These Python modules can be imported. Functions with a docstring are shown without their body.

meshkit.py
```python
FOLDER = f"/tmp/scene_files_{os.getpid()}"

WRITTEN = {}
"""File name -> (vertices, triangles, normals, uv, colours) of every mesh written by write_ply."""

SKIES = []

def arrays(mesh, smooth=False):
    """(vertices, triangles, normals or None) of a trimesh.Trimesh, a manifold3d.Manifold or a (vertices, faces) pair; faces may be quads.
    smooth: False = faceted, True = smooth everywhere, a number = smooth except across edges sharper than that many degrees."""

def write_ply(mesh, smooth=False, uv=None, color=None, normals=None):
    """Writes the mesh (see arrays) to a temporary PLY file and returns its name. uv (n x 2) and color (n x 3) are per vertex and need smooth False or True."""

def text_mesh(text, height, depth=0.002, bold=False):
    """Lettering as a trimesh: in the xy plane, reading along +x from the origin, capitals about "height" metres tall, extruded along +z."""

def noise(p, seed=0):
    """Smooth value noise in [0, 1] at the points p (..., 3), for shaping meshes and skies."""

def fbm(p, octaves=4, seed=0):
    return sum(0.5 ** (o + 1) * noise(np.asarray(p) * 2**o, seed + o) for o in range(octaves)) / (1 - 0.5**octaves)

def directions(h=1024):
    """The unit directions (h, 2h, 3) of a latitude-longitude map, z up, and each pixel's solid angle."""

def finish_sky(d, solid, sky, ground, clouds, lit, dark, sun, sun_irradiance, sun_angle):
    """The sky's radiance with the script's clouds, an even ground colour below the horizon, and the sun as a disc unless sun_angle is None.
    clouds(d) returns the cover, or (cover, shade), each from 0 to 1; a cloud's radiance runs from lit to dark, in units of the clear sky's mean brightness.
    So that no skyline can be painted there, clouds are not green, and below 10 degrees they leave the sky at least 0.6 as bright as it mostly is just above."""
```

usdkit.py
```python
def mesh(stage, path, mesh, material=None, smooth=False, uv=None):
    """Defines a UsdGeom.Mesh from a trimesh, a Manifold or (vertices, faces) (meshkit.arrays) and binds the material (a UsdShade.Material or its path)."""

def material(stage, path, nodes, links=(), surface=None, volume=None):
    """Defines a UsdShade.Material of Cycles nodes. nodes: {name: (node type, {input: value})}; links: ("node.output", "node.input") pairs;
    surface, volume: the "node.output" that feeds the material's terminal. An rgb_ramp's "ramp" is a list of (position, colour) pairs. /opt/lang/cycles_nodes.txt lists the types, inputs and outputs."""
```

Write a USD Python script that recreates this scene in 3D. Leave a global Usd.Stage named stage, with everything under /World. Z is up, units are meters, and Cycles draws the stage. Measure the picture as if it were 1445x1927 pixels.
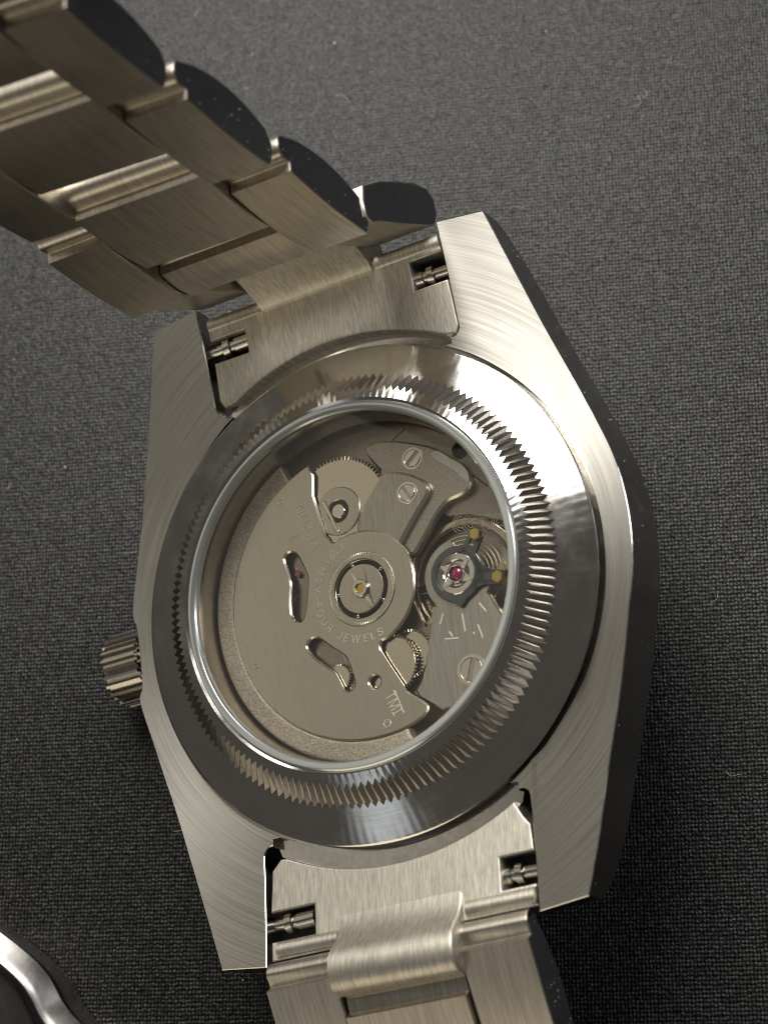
# A steel wristwatch lying on its face on black woven cloth, seen from the back. Lengths of the watch are in mm, converted to metres when a mesh is written.
import math, random
import numpy as np, trimesh, usdkit, meshkit
import mapbox_earcut as earcut
import manifold3d as m3
from shapely.geometry import Polygon, Point, LineString, box as sbox
from shapely import affinity
from shapely.ops import unary_union
from pxr import Usd, UsdGeom, UsdLux, UsdShade, Gf, Sdf, Vt

stage = Usd.Stage.CreateInMemory()
UsdGeom.SetStageUpAxis(stage, UsdGeom.Tokens.z); UsdGeom.SetStageMetersPerUnit(stage, 1.0)
UsdGeom.Xform.Define(stage, '/World'); UsdGeom.Scope.Define(stage, '/World/Looks')
rng = np.random.default_rng(7); random.seed(7)

# ---------------------------------------------------------------- camera, light, exposure
LIFT = 13.4                                       # mm from the cloth up to the middle of the case back
VC = np.array([64.46, -42.513, 122.575])                              # camera position in the watch's frame, mm
VR = np.array([[0.864791, -0.126221, -0.486009], [0.265008, 0.936844, 0.22824], [0.426506, -0.326176, 0.843624]])                              # rows: camera right, up, back in the watch's frame
nz = VR.T @ np.array([-0.2, 0.3, 0.93]); nz /= np.linalg.norm(nz)   # the watch leans on its crown side
nx = VR[0] - nz * (VR[0] @ nz); nx /= np.linalg.norm(nx)
M = np.array([nx, np.cross(nz, nx), nz])          # watch frame -> world
def to_world(p): return (np.asarray(p, float) @ M.T + [0, 0, LIFT]) * 0.001
cam = UsdGeom.Camera.Define(stage, '/World/camera')
CW, CR = to_world(VC), VR @ M.T
mat = np.eye(4); mat[:3, :3] = CR; mat[3, :3] = CW
cam.AddTransformOp().Set(Gf.Matrix4d(*mat.ravel().tolist()))
cam.CreateHorizontalApertureAttr(24.0); cam.CreateVerticalApertureAttr(24.0 * 1024 / 767)
cam.CreateFocalLengthAttr(24.0 * 4000 / 1445); cam.CreateClippingRangeAttr(Gf.Vec2f(0.005, 50))
cam.CreateFStopAttr(44.0); cam.CreateFocusDistanceAttr(0.1452)
cam.CreateExposureAttr(0.2)

def light_xform(l, direction, dist=None):
    """Aims a light so that it comes from the world direction given."""
    z = np.asarray(direction, float) / np.linalg.norm(direction)
    x = np.cross([0, 0, 1.0], z); x /= np.linalg.norm(x); y = np.cross(z, x)
    m = np.eye(4); m[0, :3], m[1, :3], m[2, :3] = x, y, z
    if dist: m[3, :3] = z * dist
    l.AddTransformOp().Set(Gf.Matrix4d(*m.ravel().tolist()))
def view_dir(right, up, back): return np.array([right, up, back]) @ CR
def panel(name, direction, dist, w, h, inten, col):
    l = UsdLux.RectLight.Define(stage, '/World/' + name); l.CreateWidthAttr(w); l.CreateHeightAttr(h); l.CreateIntensityAttr(inten); l.CreateColorAttr(Gf.Vec3f(*col))
    light_xform(l, direction, dist)
panel('window_light', view_dir(-0.28, 0.85, 0.45), 0.20, 0.115, 0.14, 8.6, (1.0, 0.97, 0.91))
panel('wall_light', view_dir(-0.92, 0.44, 0.22), 0.50, 0.32, 0.36, 0.37, (1.0, 0.93, 0.77))
panel('sky_light', view_dir(0.50, 0.58, 0.62), 0.50, 0.15, 0.15, 6.0, (0.98, 0.98, 1.0))
panel('far_light', view_dir(-0.72, -0.33, 0.60), 0.60, 0.10, 0.10, 0.6, (0.85, 0.93, 1.0))
panel('front_light', view_dir(-0.45, -0.75, 0.45), 0.50, 0.30, 0.30, 1.15, (1.0, 0.88, 0.66))
dome = UsdLux.DomeLight.Define(stage, '/World/room_light')
usdkit.material(stage, '/World/Looks/room', {'b': ('background_shader', {'color': (1.0, 0.94, 0.85), 'strength': 0.065})}, [], surface='b.background')
UsdShade.MaterialBindingAPI.Apply(dome.GetPrim()).Bind(UsdShade.Material.Get(stage, '/World/Looks/room'))

# ---------------------------------------------------------------- materials
def metal(name, col, rough, mode='iso', aniso=0.0, grain=0.0, bump=0.0, g=8.0, stretch=0.12, vary=0.0, metallic=1.0, bevel=0.0, specks=0.0, extra=None):
    n = {'tc': ('texture_coordinate', {}), 'mm': ('mapping', {'scale': (1000, 1000, 1000)}), 'p': ('principled_bsdf', {'base_color': col, 'metallic': metallic, 'roughness': rough, **(extra or {})})}
    l = [('tc.object', 'mm.vector')]
    vec = 'mm.vector'
    if mode in ('circ', 'radial'):
        n.update({'s': ('separate_xyz', {}), 'xx': ('math', {'math_type': 'multiply'}), 'yy': ('math', {'math_type': 'multiply_add'}), 'r': ('math', {'math_type': 'sqrt'}), 'a': ('math', {'math_type': 'arctan2'}),
                  'c': ('combine_xyz', {}), 'gm': ('mapping', {'scale': (g, 1.7, 0.0) if mode == 'circ' else (0.3, g * 14, 0.0)})})
        l += [('mm.vector', 's.vector'), ('s.x', 'xx.value1'), ('s.x', 'xx.value2'), ('s.y', 'yy.value1'), ('s.y', 'yy.value2'), ('xx.value', 'yy.value3'), ('yy.value', 'r.value1'), ('s.y', 'a.value1'), ('s.x', 'a.value2'),
              ('r.value', 'c.x'), ('a.value', 'c.y'), ('c.vector', 'gm.vector')]
        tang = 'tc.object'
    else:
        sc = {'x': (g * stretch, g, g), 'y': (g, g * stretch, g), 'z': (g, g, g * stretch), 'iso': (g, g, g), 'yz': (g, g * stretch, g * stretch), 'd': (g, g * stretch, g)}[mode]
        n['gm'] = ('mapping', {'scale': sc, 'rotation': (0, 0, math.radians(35)) if mode == 'd' else (0, 0, 0)})
        l.append(('mm.vector', 'gm.vector'))
    n['nz'] = ('noise_texture', {'scale': 1.0, 'detail': 2.5, 'roughness': 0.6}); l.append(('gm.vector', 'nz.vector'))
    if aniso:
        if mode in ('circ', 'radial'):
            n['vt'] = ('vector_transform', {'transform_type': 'vector', 'convert_from': 'object', 'convert_to': 'world'}); n['fl'] = ('vector_math', {'math_type': 'multiply', 'vector2': (1000, 1000, 0)})
            l += [('tc.object', 'fl.vector1'), ('fl.vector', 'vt.vector'), ('vt.vector', 'p.tangent')]
            if mode == 'radial': n['p'][1]['anisotropic_rotation'] = 0.25
        else:
            d = {'x': (0, 1, 0), 'y': (1, 0, 0), 'z': (1, 0, 0), 'yz': (1, 0, 0), 'd': (0.82, 0.57, 0), 'iso': (1, 0, 0)}[mode]
            n['cv'] = ('combine_xyz', {'x': d[0], 'y': d[1], 'z': d[2]})
            n['vt'] = ('vector_transform', {'transform_type': 'vector', 'convert_from': 'object', 'convert_to': 'world'})
            l += [('cv.vector', 'vt.vector'), ('vt.vector', 'p.tangent')]
        n['p'][1]['anisotropic'] = aniso
    if grain:
        n['gr'] = ('map_range', {'from_min': 0.25, 'from_max': 0.75, 'to_min': 1 - grain, 'to_max': 1 + grain * 0.6}); n['gc'] = ('vector_math', {'math_type': 'scale', 'vector1': col})
        l += [('nz.fac', 'gr.value'), ('gr.result', 'gc.scale'), ('gc.vector', 'p.base_color')]
    if vary or specks:                                   # patches of handling wear and fine dust change the gloss
        n['wn'] = ('noise_texture', {'scale': 0.55, 'detail': 5, 'roughness': 0.62}); n['wm'] = ('map_range', {'from_min': 0.3, 'from_max': 0.7, 'to_min': max(0.02, rough - vary), 'to_max': rough + vary})
        l += [('mm.vector', 'wn.vector'), ('wn.fac', 'wm.value'), ('wm.result', 'p.roughness')]
    nrm = None
    if bump:
        n['bp'] = ('bump', {'strength': 1.0, 'distance': bump * 0.001, 'use_object_space': False}); l.append(('nz.fac', 'bp.height')); nrm = 'bp.normal'
    if bevel:
        n['bv'] = ('bevel', {'samples': 4, 'radius': bevel * 0.001})
        if nrm: l.append(('bv.bevel', 'bp.normal'))
        else: nrm = 'bv.bevel'
    if nrm: l.append((nrm, 'p.normal'))
    return usdkit.material(stage, '/World/Looks/' + name, n, l, surface='p.BSDF')

STEEL = (0.60, 0.575, 0.53)
MT = {
 'case_back_face': metal('brushed_case', (0.55, 0.53, 0.485), 0.40, 'circ', 0.84, 0.36, 0.004, g=13.0, vary=0.015),
 'flank': metal('polished_flank', (0.55, 0.53, 0.50), 0.16, 'iso', 0, 0.10, 0.001, g=4, vary=0.06),
 'cone': metal('polished_cone', (0.68, 0.66, 0.63), 0.15, 'circ', 0.6, 0.10, 0.0012, g=11.0, vary=0.05),
 'coin': metal('coin_edge', (0.52, 0.48, 0.43), 0.22, 'iso', 0, 0.2, 0.002, g=6),
 'link': metal('brushed_link', (0.62, 0.57, 0.49), 0.40, 'yz', 0.35, 0.28, 0.005, g=8.0, stretch=0.04, vary=0.02),
 'link_side': metal('polished_link_side', (0.46, 0.465, 0.49), 0.12, 'iso', 0, 0.12, 0.001, g=5, vary=0.06),
 'end_link': metal('brushed_end_link', (0.72, 0.68, 0.59), 0.50, 'yz', 0.35, 0.34, 0.008, g=9.0, stretch=0.10, vary=0.02),
 'polished': metal('polished_steel', (0.60, 0.58, 0.55), 0.16, 'iso', 0, 0, 0.0005, g=6, vary=0.04),
 'rim_steel': metal('rim_steel', (0.30, 0.285, 0.28), 0.24, 'iso', 0, 0, 0.0005, g=6, vary=0.04),
 'bar': metal('spring_bar_steel', (0.55, 0.52, 0.48), 0.2, 'iso', 0, 0.2, 0.001, g=6),
 'wall': metal('inner_wall', (0.42, 0.37, 0.32), 0.22, 'circ', 0.4, 0.08, 0.001, g=5),
 'rotor': metal('rotor_plate', (0.60, 0.555, 0.47), 0.28, 'd', 0.3, 0.09, 0.0012, g=6, stretch=0.06, vary=0.015),
 'frosted': metal('frosted_weight', (0.74, 0.67, 0.56), 0.62, 'iso', 0, 0.45, 0.020, g=7),
 'edge': metal('bright_cut_edge', (0.92, 0.87, 0.72), 0.26, 'iso', 0, 0.0, 0.0),
 'bridge': metal('bridge_plate', (0.54, 0.51, 0.46), 0.30, 'd', 0.4, 0.25, 0.003, g=8, stretch=0.06),
 'bridge_fine': metal('bridge_grained', (0.58, 0.53, 0.46), 0.36, 'iso', 0, 0.28, 0.006, g=8),
 'base': metal('base_plate', (0.42, 0.37, 0.31), 0.33, 'iso', 0, 0.15, 0.003, g=5),
 'screw': metal('screw_steel', (0.68, 0.65, 0.60), 0.13, 'iso', 0, 0.05, 0.0006, g=5),
 'gear': metal('gear_steel', (0.66, 0.60, 0.48), 0.18, 'iso', 0, 0.08, 0.001, g=5),
 'dark_steel': metal('dark_regulator', (0.16, 0.17, 0.18), 0.28, 'iso', 0, 0.1, 0.001, g=5),
 'gold': metal('gilt_stud', (0.72, 0.55, 0.17), 0.28, 'iso', 0, 0.15, 0.001, g=5),
 'brass_rim': metal('balance_rim', (0.60, 0.48, 0.38), 0.16, 'circ', 0, 0.05, 0.0),
 'letter': metal('engraved_letter', (0.92, 0.86, 0.70), 0.60, 'iso', 0, 0.1, 0.001, metallic=0.4),
 'hole': metal('dark_recess', (0.03, 0.027, 0.025), 0.5, 'iso', 0, 0, 0, metallic=0.0),
 'hair': metal('hairspring_steel', (0.85, 0.8, 0.7), 0.35, 'iso'),
}
usdkit.material(stage, '/World/Looks/ruby', {'p': ('principled_bsdf', {'base_color': (0.42, 0.006, 0.11), 'roughness': 0.12, 'coat_weight': 1.0, 'transmission_weight': 0.25, 'ior': 1.76})}, [], surface='p.BSDF')
usdkit.material(stage, '/World/Looks/crystal_edge', {'p': ('principled_bsdf', {'base_color': (0.60, 0.63, 0.62), 'metallic': 0.7, 'roughness': 0.2, 'coat_weight': 0.5})}, [], surface='p.BSDF')
usdkit.material(stage, '/World/Looks/crystal', {'t': ('transparent_bsdf', {'color': (0.97, 0.97, 0.96)}), 'g': ('glossy_bsdf', {'roughness': 0.02, 'color': (1, 1, 1)}), 'f': ('layer_weight', {'blend': 0.5}), 'q': ('math', {'math_type': 'power', 'value2': 5.0}), 'fa': ('math', {'math_type': 'multiply_add', 'value2': 0.9, 'value3': 0.025}), 'm': ('mix_closure', {})},
                [('f.facing', 'q.value1'), ('q.value', 'fa.value1'), ('fa.value', 'm.fac'), ('t.BSDF', 'm.closure1'), ('g.BSDF', 'm.closure2')], surface='m.closure')
usdkit.material(stage, '/World/Looks/lint', {'p': ('principled_bsdf', {'base_color': (0.62, 0.60, 0.57), 'roughness': 0.8})}, [], surface='p.BSDF')
for k in ('ruby', 'crystal_edge', 'crystal', 'lint'): MT[k] = UsdShade.Material.Get(stage, '/World/Looks/' + k)

# black woven cloth: a basket of fat threads along world x and y, in relief and in tone
CL = {'tc': ('texture_coordinate', {}), 'mm': ('mapping', {'scale': (1000, 1000, 1000)}),
      'wob': ('noise_texture', {'scale': 0.9, 'detail': 3}), 'wb': ('vector_math', {'math_type': 'scale', 'scale': 0.13}), 'add': ('vector_math', {'math_type': 'add'}),
      'cell': ('mapping', {'scale': (1 / 0.255, 1 / 0.30, 0)}), 'v': ('voronoi_texture', {'dimensions': '2D', 'feature': 'smooth_f1', 'smoothness': 0.25, 'scale': 1.0, 'randomness': 0.28}), 'vc': ('voronoi_texture', {'dimensions': '2D', 'feature': 'f1', 'scale': 1.0, 'randomness': 0.28}),
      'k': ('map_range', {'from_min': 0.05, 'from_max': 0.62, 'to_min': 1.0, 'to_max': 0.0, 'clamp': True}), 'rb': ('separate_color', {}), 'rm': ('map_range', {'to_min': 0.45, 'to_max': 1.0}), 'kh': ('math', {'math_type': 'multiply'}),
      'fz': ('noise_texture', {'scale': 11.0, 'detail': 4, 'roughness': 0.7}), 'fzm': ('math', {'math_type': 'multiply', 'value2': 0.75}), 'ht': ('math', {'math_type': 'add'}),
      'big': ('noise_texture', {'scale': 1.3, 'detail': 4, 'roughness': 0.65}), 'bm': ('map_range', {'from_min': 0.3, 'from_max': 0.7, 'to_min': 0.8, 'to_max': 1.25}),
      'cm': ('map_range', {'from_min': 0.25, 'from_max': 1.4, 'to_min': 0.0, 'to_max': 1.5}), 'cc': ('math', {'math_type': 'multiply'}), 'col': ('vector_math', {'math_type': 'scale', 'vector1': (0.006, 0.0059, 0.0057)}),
      'sp': ('math', {'math_type': 'multiply', 'value2': 0.68}),
      'b': ('bump', {'strength': 1.0, 'distance': 0.00004}), 'p': ('principled_bsdf', {'roughness': 0.34, 'specular_ior_level': 0.5})}
usdkit.material(stage, '/World/Looks/cloth', CL, [('tc.object', 'mm.vector'), ('mm.vector', 'wob.vector'), ('wob.color', 'wb.vector1'), ('wb.vector', 'add.vector1'), ('mm.vector', 'add.vector2'), ('add.vector', 'cell.vector'),
      ('cell.vector', 'v.vector'), ('cell.vector', 'vc.vector'), ('v.distance', 'k.value'), ('vc.color', 'rb.color'), ('rb.r', 'rm.value'), ('k.result', 'kh.value1'), ('rm.result', 'kh.value2'),
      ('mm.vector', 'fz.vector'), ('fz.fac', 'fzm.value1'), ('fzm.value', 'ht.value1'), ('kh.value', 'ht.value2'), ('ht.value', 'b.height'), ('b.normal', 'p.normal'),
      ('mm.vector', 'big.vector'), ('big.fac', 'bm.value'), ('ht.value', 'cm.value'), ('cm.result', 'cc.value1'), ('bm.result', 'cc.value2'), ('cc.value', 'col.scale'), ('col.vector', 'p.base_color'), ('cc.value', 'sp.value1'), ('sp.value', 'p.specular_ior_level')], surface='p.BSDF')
MT['cloth'] = UsdShade.Material.Get(stage, '/World/Looks/cloth')

# ---------------------------------------------------------------- helpers
used = {}
def numbered(path):
    k = used.get(path, -1) + 1; used[path] = k
    return path if k == 0 else f'{path}_{k:03d}'
def obj(name, mesh, m, parent='/World', smooth=30, normals=None, **data):
    """One Mesh prim; vertices in mm of the parent's frame."""
    if isinstance(mesh, list): mesh = join(mesh)
    v, f = (np.array(mesh.vertices), np.array(mesh.faces)) if hasattr(mesh, 'vertices') else (mesh if not hasattr(mesh, 'to_mesh') else (np.array(mesh.to_mesh().vert_properties[:, :3]), np.array(mesh.to_mesh().tri_verts)))
    tm = trimesh.Trimesh(np.asarray(v, float), np.asarray(f), process=False); tm.merge_vertices(digits_vertex=6)
    v2, f2 = np.array(tm.vertices), np.array(tm.faces)
    if normals: n2 = normals(v2)
    elif smooth: v2, f2, n2 = meshkit.arrays((v2, f2), smooth)
    path = numbered(f'{parent}/{name}')
    p = usdkit.mesh(stage, path, (v2 * 0.001, f2), MT[m] if isinstance(m, str) else m, smooth=False)
    if smooth or normals:
        p.CreateNormalsAttr(Vt.Vec3fArray.FromNumpy(n2.astype(np.float32))); p.SetNormalsInterpolation('vertex')
    for k, x in data.items(): p.GetPrim().SetCustomDataByKey(k, x)
    return path
def bevelled(name, mesh, m, parent, smooth=30):
    """A plate whose bright-cut chamfer is a part of its own."""
    v, f = mesh; n = np.cross(v[f[:, 1]] - v[f[:, 0]], v[f[:, 2]] - v[f[:, 0]]); n = n[:, 2] / np.maximum(np.linalg.norm(n, axis=1), 1e-12)
    b = (n > 0.25) & (n < 0.97)
    path = obj(name, (v, f[~b]), m, parent, smooth); obj('bevel', (v, f[b]), 'edge', path, smooth)
    return path
def join(ms):
    vs, fs, n = [], [], 0
    for m in ms:
        v, f = (m.vertices, m.faces) if hasattr(m, 'vertices') else m
        vs.append(np.asarray(v, float)); fs.append(np.asarray(f) + n); n += len(v)
    return np.vstack(vs), np.vstack(fs)
def chaikin(p, n=2, closed=True):
    p = np.asarray(p, float)
    for _ in range(n):
        q = np.roll(p, -1, 0) if closed else p[1:]
        a = p if closed else p[:-1]
        r = np.empty((2 * len(q), 2)); r[0::2] = 0.75 * a + 0.25 * q; r[1::2] = 0.25 * a + 0.75 * q
        p = r if closed else np.vstack([p[:1], r, p[-1:]])
    return p
def inset(loop, d):
    """Moves each vertex of a counter-clockwise loop inwards along its mitre."""
    a, c = np.roll(loop, 1, 0), np.roll(loop, -1, 0)
    e1, e2 = loop - a, c - loop
    e1 = e1 / np.maximum(np.linalg.norm(e1, axis=1, keepdims=True), 1e-9); e2 = e2 / np.maximum(np.linalg.norm(e2, axis=1, keepdims=True), 1e-9)
    n1, n2 = np.stack([-e1[:, 1], e1[:, 0]], 1), np.stack([-e2[:, 1], e2[:, 0]], 1)
    b = n1 + n2; k = np.maximum((b * b).sum(1, keepdims=True), 0.5)
    return loop + 2 * b / k * d
def plate(poly, z0, z1, ch=0.0, bottom=True, steps=1):
    """A plate of a shapely polygon from z0 to z1 with its upper edges chamfered (or rounded in steps)."""
    if poly.geom_type == 'MultiPolygon': return join([plate(g, z0, z1, ch, bottom, steps) for g in poly.geoms])
    loops = []
    for i, r in enumerate([poly.exterior, *poly.interiors]):
        c = np.array(r.coords)[:-1]
        area = 0.5 * np.sum(c[:, 0] * np.roll(c[:, 1], -1) - np.roll(c[:, 0], -1) * c[:, 1])
        if (area > 0) != (i == 0): c = c[::-1]
        loops.append(c)
    layers = [(0.0, z0)]
    if ch: layers += [(ch * (1 - math.cos(t)), z1 - ch * (1 - math.sin(t))) for t in np.linspace(0, math.pi / 2, steps + 1)]
    else: layers.append((0.0, z1))
    ends = np.cumsum([len(c) for c in loops]); n = ends[-1]
    vs, fs = [], []
    for d, z in layers:
        for c in loops: vs.append(np.column_stack([inset(c, d) if d else c, np.full(len(c), z)]))
    for k in range(len(layers) - 1):
        s = 0
        for c in loops:
            i = np.arange(len(c)); j = (i + 1) % len(c); a, b = k * n + s, (k + 1) * n + s
            fs += [np.column_stack([a + i, a + j, b + j]), np.column_stack([a + i, b + j, b + i])]; s += len(c)
    top = np.vstack([inset(c, layers[-1][0]) if layers[-1][0] else c for c in loops])
    t = earcut.triangulate_float64(top, np.asarray(ends, np.uint32)).reshape(-1, 3).astype(int)
    p = top[t]; cr = (p[:, 1, 0] - p[:, 0, 0]) * (p[:, 2, 1] - p[:, 0, 1]) - (p[:, 1, 1] - p[:, 0, 1]) * (p[:, 2, 0] - p[:, 0, 0])
    t[cr < 0] = t[cr < 0][:, ::-1]
    fs.append(t + (len(layers) - 1) * n)
    if bottom: fs.append(t[:, ::-1])
    return np.vstack(vs), np.vstack(fs)
def poly(pts, smooth=0): return Polygon(chaikin(pts, smooth) if smooth else pts).buffer(0)
def disc(x, y, r, n=64): return Point(x, y).buffer(r, n // 4)
def ring(x, y, r1, r0, n=96): return disc(x, y, r1, n).difference(disc(x, y, r0, n))
def lathe(prof, n=160, centre=(0, 0)):
    p = np.asarray(prof, float); a = np.arange(n) * 2 * math.pi / n
    v = np.concatenate([np.column_stack([r * np.cos(a) + centre[0], r * np.sin(a) + centre[1], np.full(n, z)]) for r, z in p])
    i = np.arange(n); j = (i + 1) % n; f = []
    for k in range(len(p) - 1): f += [np.column_stack([k * n + i, k * n + j, (k + 1) * n + j]), np.column_stack([k * n + i, (k + 1) * n + j, (k + 1) * n + i])]
    return v, np.vstack(f)
def cyl_x(x0, x1, y, z, prof, n=28):
    """A turned bar along x; prof: (fraction along, radius)."""
    v, f = lathe([(r, x0 + (x1 - x0) * t) for t, r in prof], n)
    return np.column_stack([v[:, 2], v[:, 0] + y, v[:, 1] + z]), f
def gear(cx, cy, r, teeth, depth, phase=0.0, duty=0.5):
    p = []
    for k in range(teeth):
        for t, q in ((0.0, r - depth), (0.25, r - depth), (0.38, r), (0.62, r), (0.75, r - depth)):
            a = phase + (k + t) * 2 * math.pi / teeth; p.append((cx + q * math.cos(a), cy + q * math.sin(a)))
    return Polygon(p).buffer(0)
def stroke(p, q, w, z, h=0.05):
    return plate(LineString([p, q]).buffer(w / 2, cap_style=1, quad_segs=3), z, z + h, min(h, w / 2) * 0.6)

# ---------------------------------------------------------------- the setting
g = np.linspace(-1, 1, 90)
gx, gy = np.meshgrid(g * 160, g * 160)
gz = 0.5 * (meshkit.fbm(np.stack([gx / 22, gy / 22, gx * 0], -1), 3, 5) - 0.5)
gv = np.column_stack([gx.ravel(), gy.ravel(), gz.ravel()]); N = len(g)
i = (np.arange(N - 1)[:, None] * N + np.arange(N - 1)).ravel()
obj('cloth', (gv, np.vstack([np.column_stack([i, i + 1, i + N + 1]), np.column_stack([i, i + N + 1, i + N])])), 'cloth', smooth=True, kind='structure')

# ---------------------------------------------------------------- the watch
W = '/World/wristwatch'
wx = UsdGeom.Xform.Define(stage, W)
mm4 = np.eye(4); mm4[:3, :3] = M.T; mm4[3, :3] = [0, 0, LIFT * 0.001]
wx.AddTransformOp().Set(Gf.Matrix4d(*mm4.ravel().tolist()))
for k, v in (('label', 'brushed steel wristwatch lying face down with its glass case back and link bracelet showing'), ('category', 'wristwatch')): wx.GetPrim().SetCustomDataByKey(k, v)
def zc_normals(v, k=1.0):
    n = np.column_stack([np.zeros(len(v)), -k * 1.8 * 1.5 / 13.7 * np.sign(v[:, 1]) * (np.maximum(np.abs(v[:, 1]) - 10, 0) / 13.7) ** 0.5, np.ones(len(v))])
    return n / np.linalg.norm(n, axis=1, keepdims=True)
def zc(y): return -0.7 + 1.8 * (np.maximum(np.abs(y) - 10, 0) / 13.7) ** 1.5

# case: outline as seen from the back, lugs curving up to the wrist, dial side rounded at the lug tips
right = [(13.64,23.57),(14.89,18.94),(16.16,14.39),(17.59,10.1),(18.76,6.48),(19.47,3.77),(19.70,0.84),(19.6,-1.56),(19.15,-4.23),(18.6,-5.9),(17.86,-8.57),(16.55,-12.84),(15.7,-15.45),(15.15,-17.6),(14.45,-20.3),(13.45,-23.65)]
left = [(-13.6,-23.55),(-15.7,-17),(-17.53,-10.6),(-17.9,-9.31),(-18.5,-6.88),(-19.2,-4.3),(-19.42,-3.2),(-19.32,-2.8),(-19.02,-2.3),(-19.02,2.2),(-19.3,2.7),(-19.3,3.77),(-18.39,7.36),(-16.99,13.17),(-14.89,20.73),(-13.85,23.6)]
def notch(s):                                     # the gap between two lugs, s = +1 top, -1 bottom
    ra = 18.5 if s > 0 else 18.95; a0 = math.acos(9.1 / ra); arc = [(ra * math.cos(a), ra * math.sin(a) * s) for a in np.linspace(a0, math.pi - a0, 50)]
    cr = [(10.05 - 0.7 + 0.7 * math.cos(t), s * (15.95 + 0.0 - 0.7 * math.sin(t) + 0.6)) for t in np.linspace(0, math.pi / 2, 8)]
    pts = [(10.05, s * 23.98), (10.05, s * 17)] + cr + arc + [(-x, y) for x, y in cr[::-1]] + [(-10.05, s * 17), (-10.05, s * 23.98)]
    return pts
rs = chaikin(right, 2, False); ls = chaikin(left, 1, False)
outl = list(map(tuple, rs)) + notch(-1) + list(map(tuple, ls)) + notch(1)[::-1]
outline = Polygon(outl).buffer(0)
if outline.geom_type != 'Polygon': outline = max(outline.geoms, key=lambda q: q.area)
outline = Polygon(outline.simplify(0.004).segmentize(0.7).exterior)
v, f = plate(outline, -9.0, 0.0, 0.08)
mesh = m3.Manifold(m3.Mesh(np.asarray(v, np.float32), np.asarray(f, np.uint32)))
mesh = mesh.refine(4)
mesh = mesh.warp(lambda p: (p[0], p[1], p[2] + (float(zc(p[1])) if p[2] > -5 else 0.0)))
side = [(-24.6,1.6),(-24.2,0.2),(-23.6,-1.2),(-22.6,-2.3),(-21,-3.2),(-18.5,-4.1),(-15,-4.8),(-10,-5.3),(0,-5.4),(10,-5.3),(15,-4.8),(18.5,-4.1),(21,-3.2),(22.6,-2.3),(23.6,-1.2),(24.2,0.2),(24.6,1.6),(24.6,4),(-24.6,4)]
sv, sf = plate(Polygon(side), -25, 25)
sv = np.column_stack([sv[:, 2], sv[:, 0], sv[:, 1]])
sm = m3.Manifold(m3.Mesh(np.asarray(sv, np.float32), np.asarray(sf, np.uint32)))
mesh = mesh ^ sm
mesh = mesh - m3.Manifold.cylinder(8, 17.72, 17.72, 180).translate((0, 0, -1.35)) - m3.Manifold.cylinder(10, 12.6, 12.6, 120).translate((0, 0, -4.6))
for s in (-1, 1):                                  # the lip between case back seat and end link lies lower
    lip = Polygon([(9.3, s * 15.4), (9.3, s * 19), (-9.3, s * 19), (-9.3, s * 15.4)]).intersection(ring(0, 0, 19.2, 17.0, 240))
    lip = lip if lip.geom_type == 'Polygon' else max(lip.geoms, key=lambda q: q.area)
    lv, lf = plate(lip, -0.95, 3); mesh = mesh - m3.Manifold(m3.Mesh(np.asarray(lv, np.float32), np.asarray(lf, np.uint32)))
mm_ = mesh.to_mesh(); cv, cf = np.array(mm_.vert_properties[:, :3], float), np.array(mm_.tri_verts)
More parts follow.
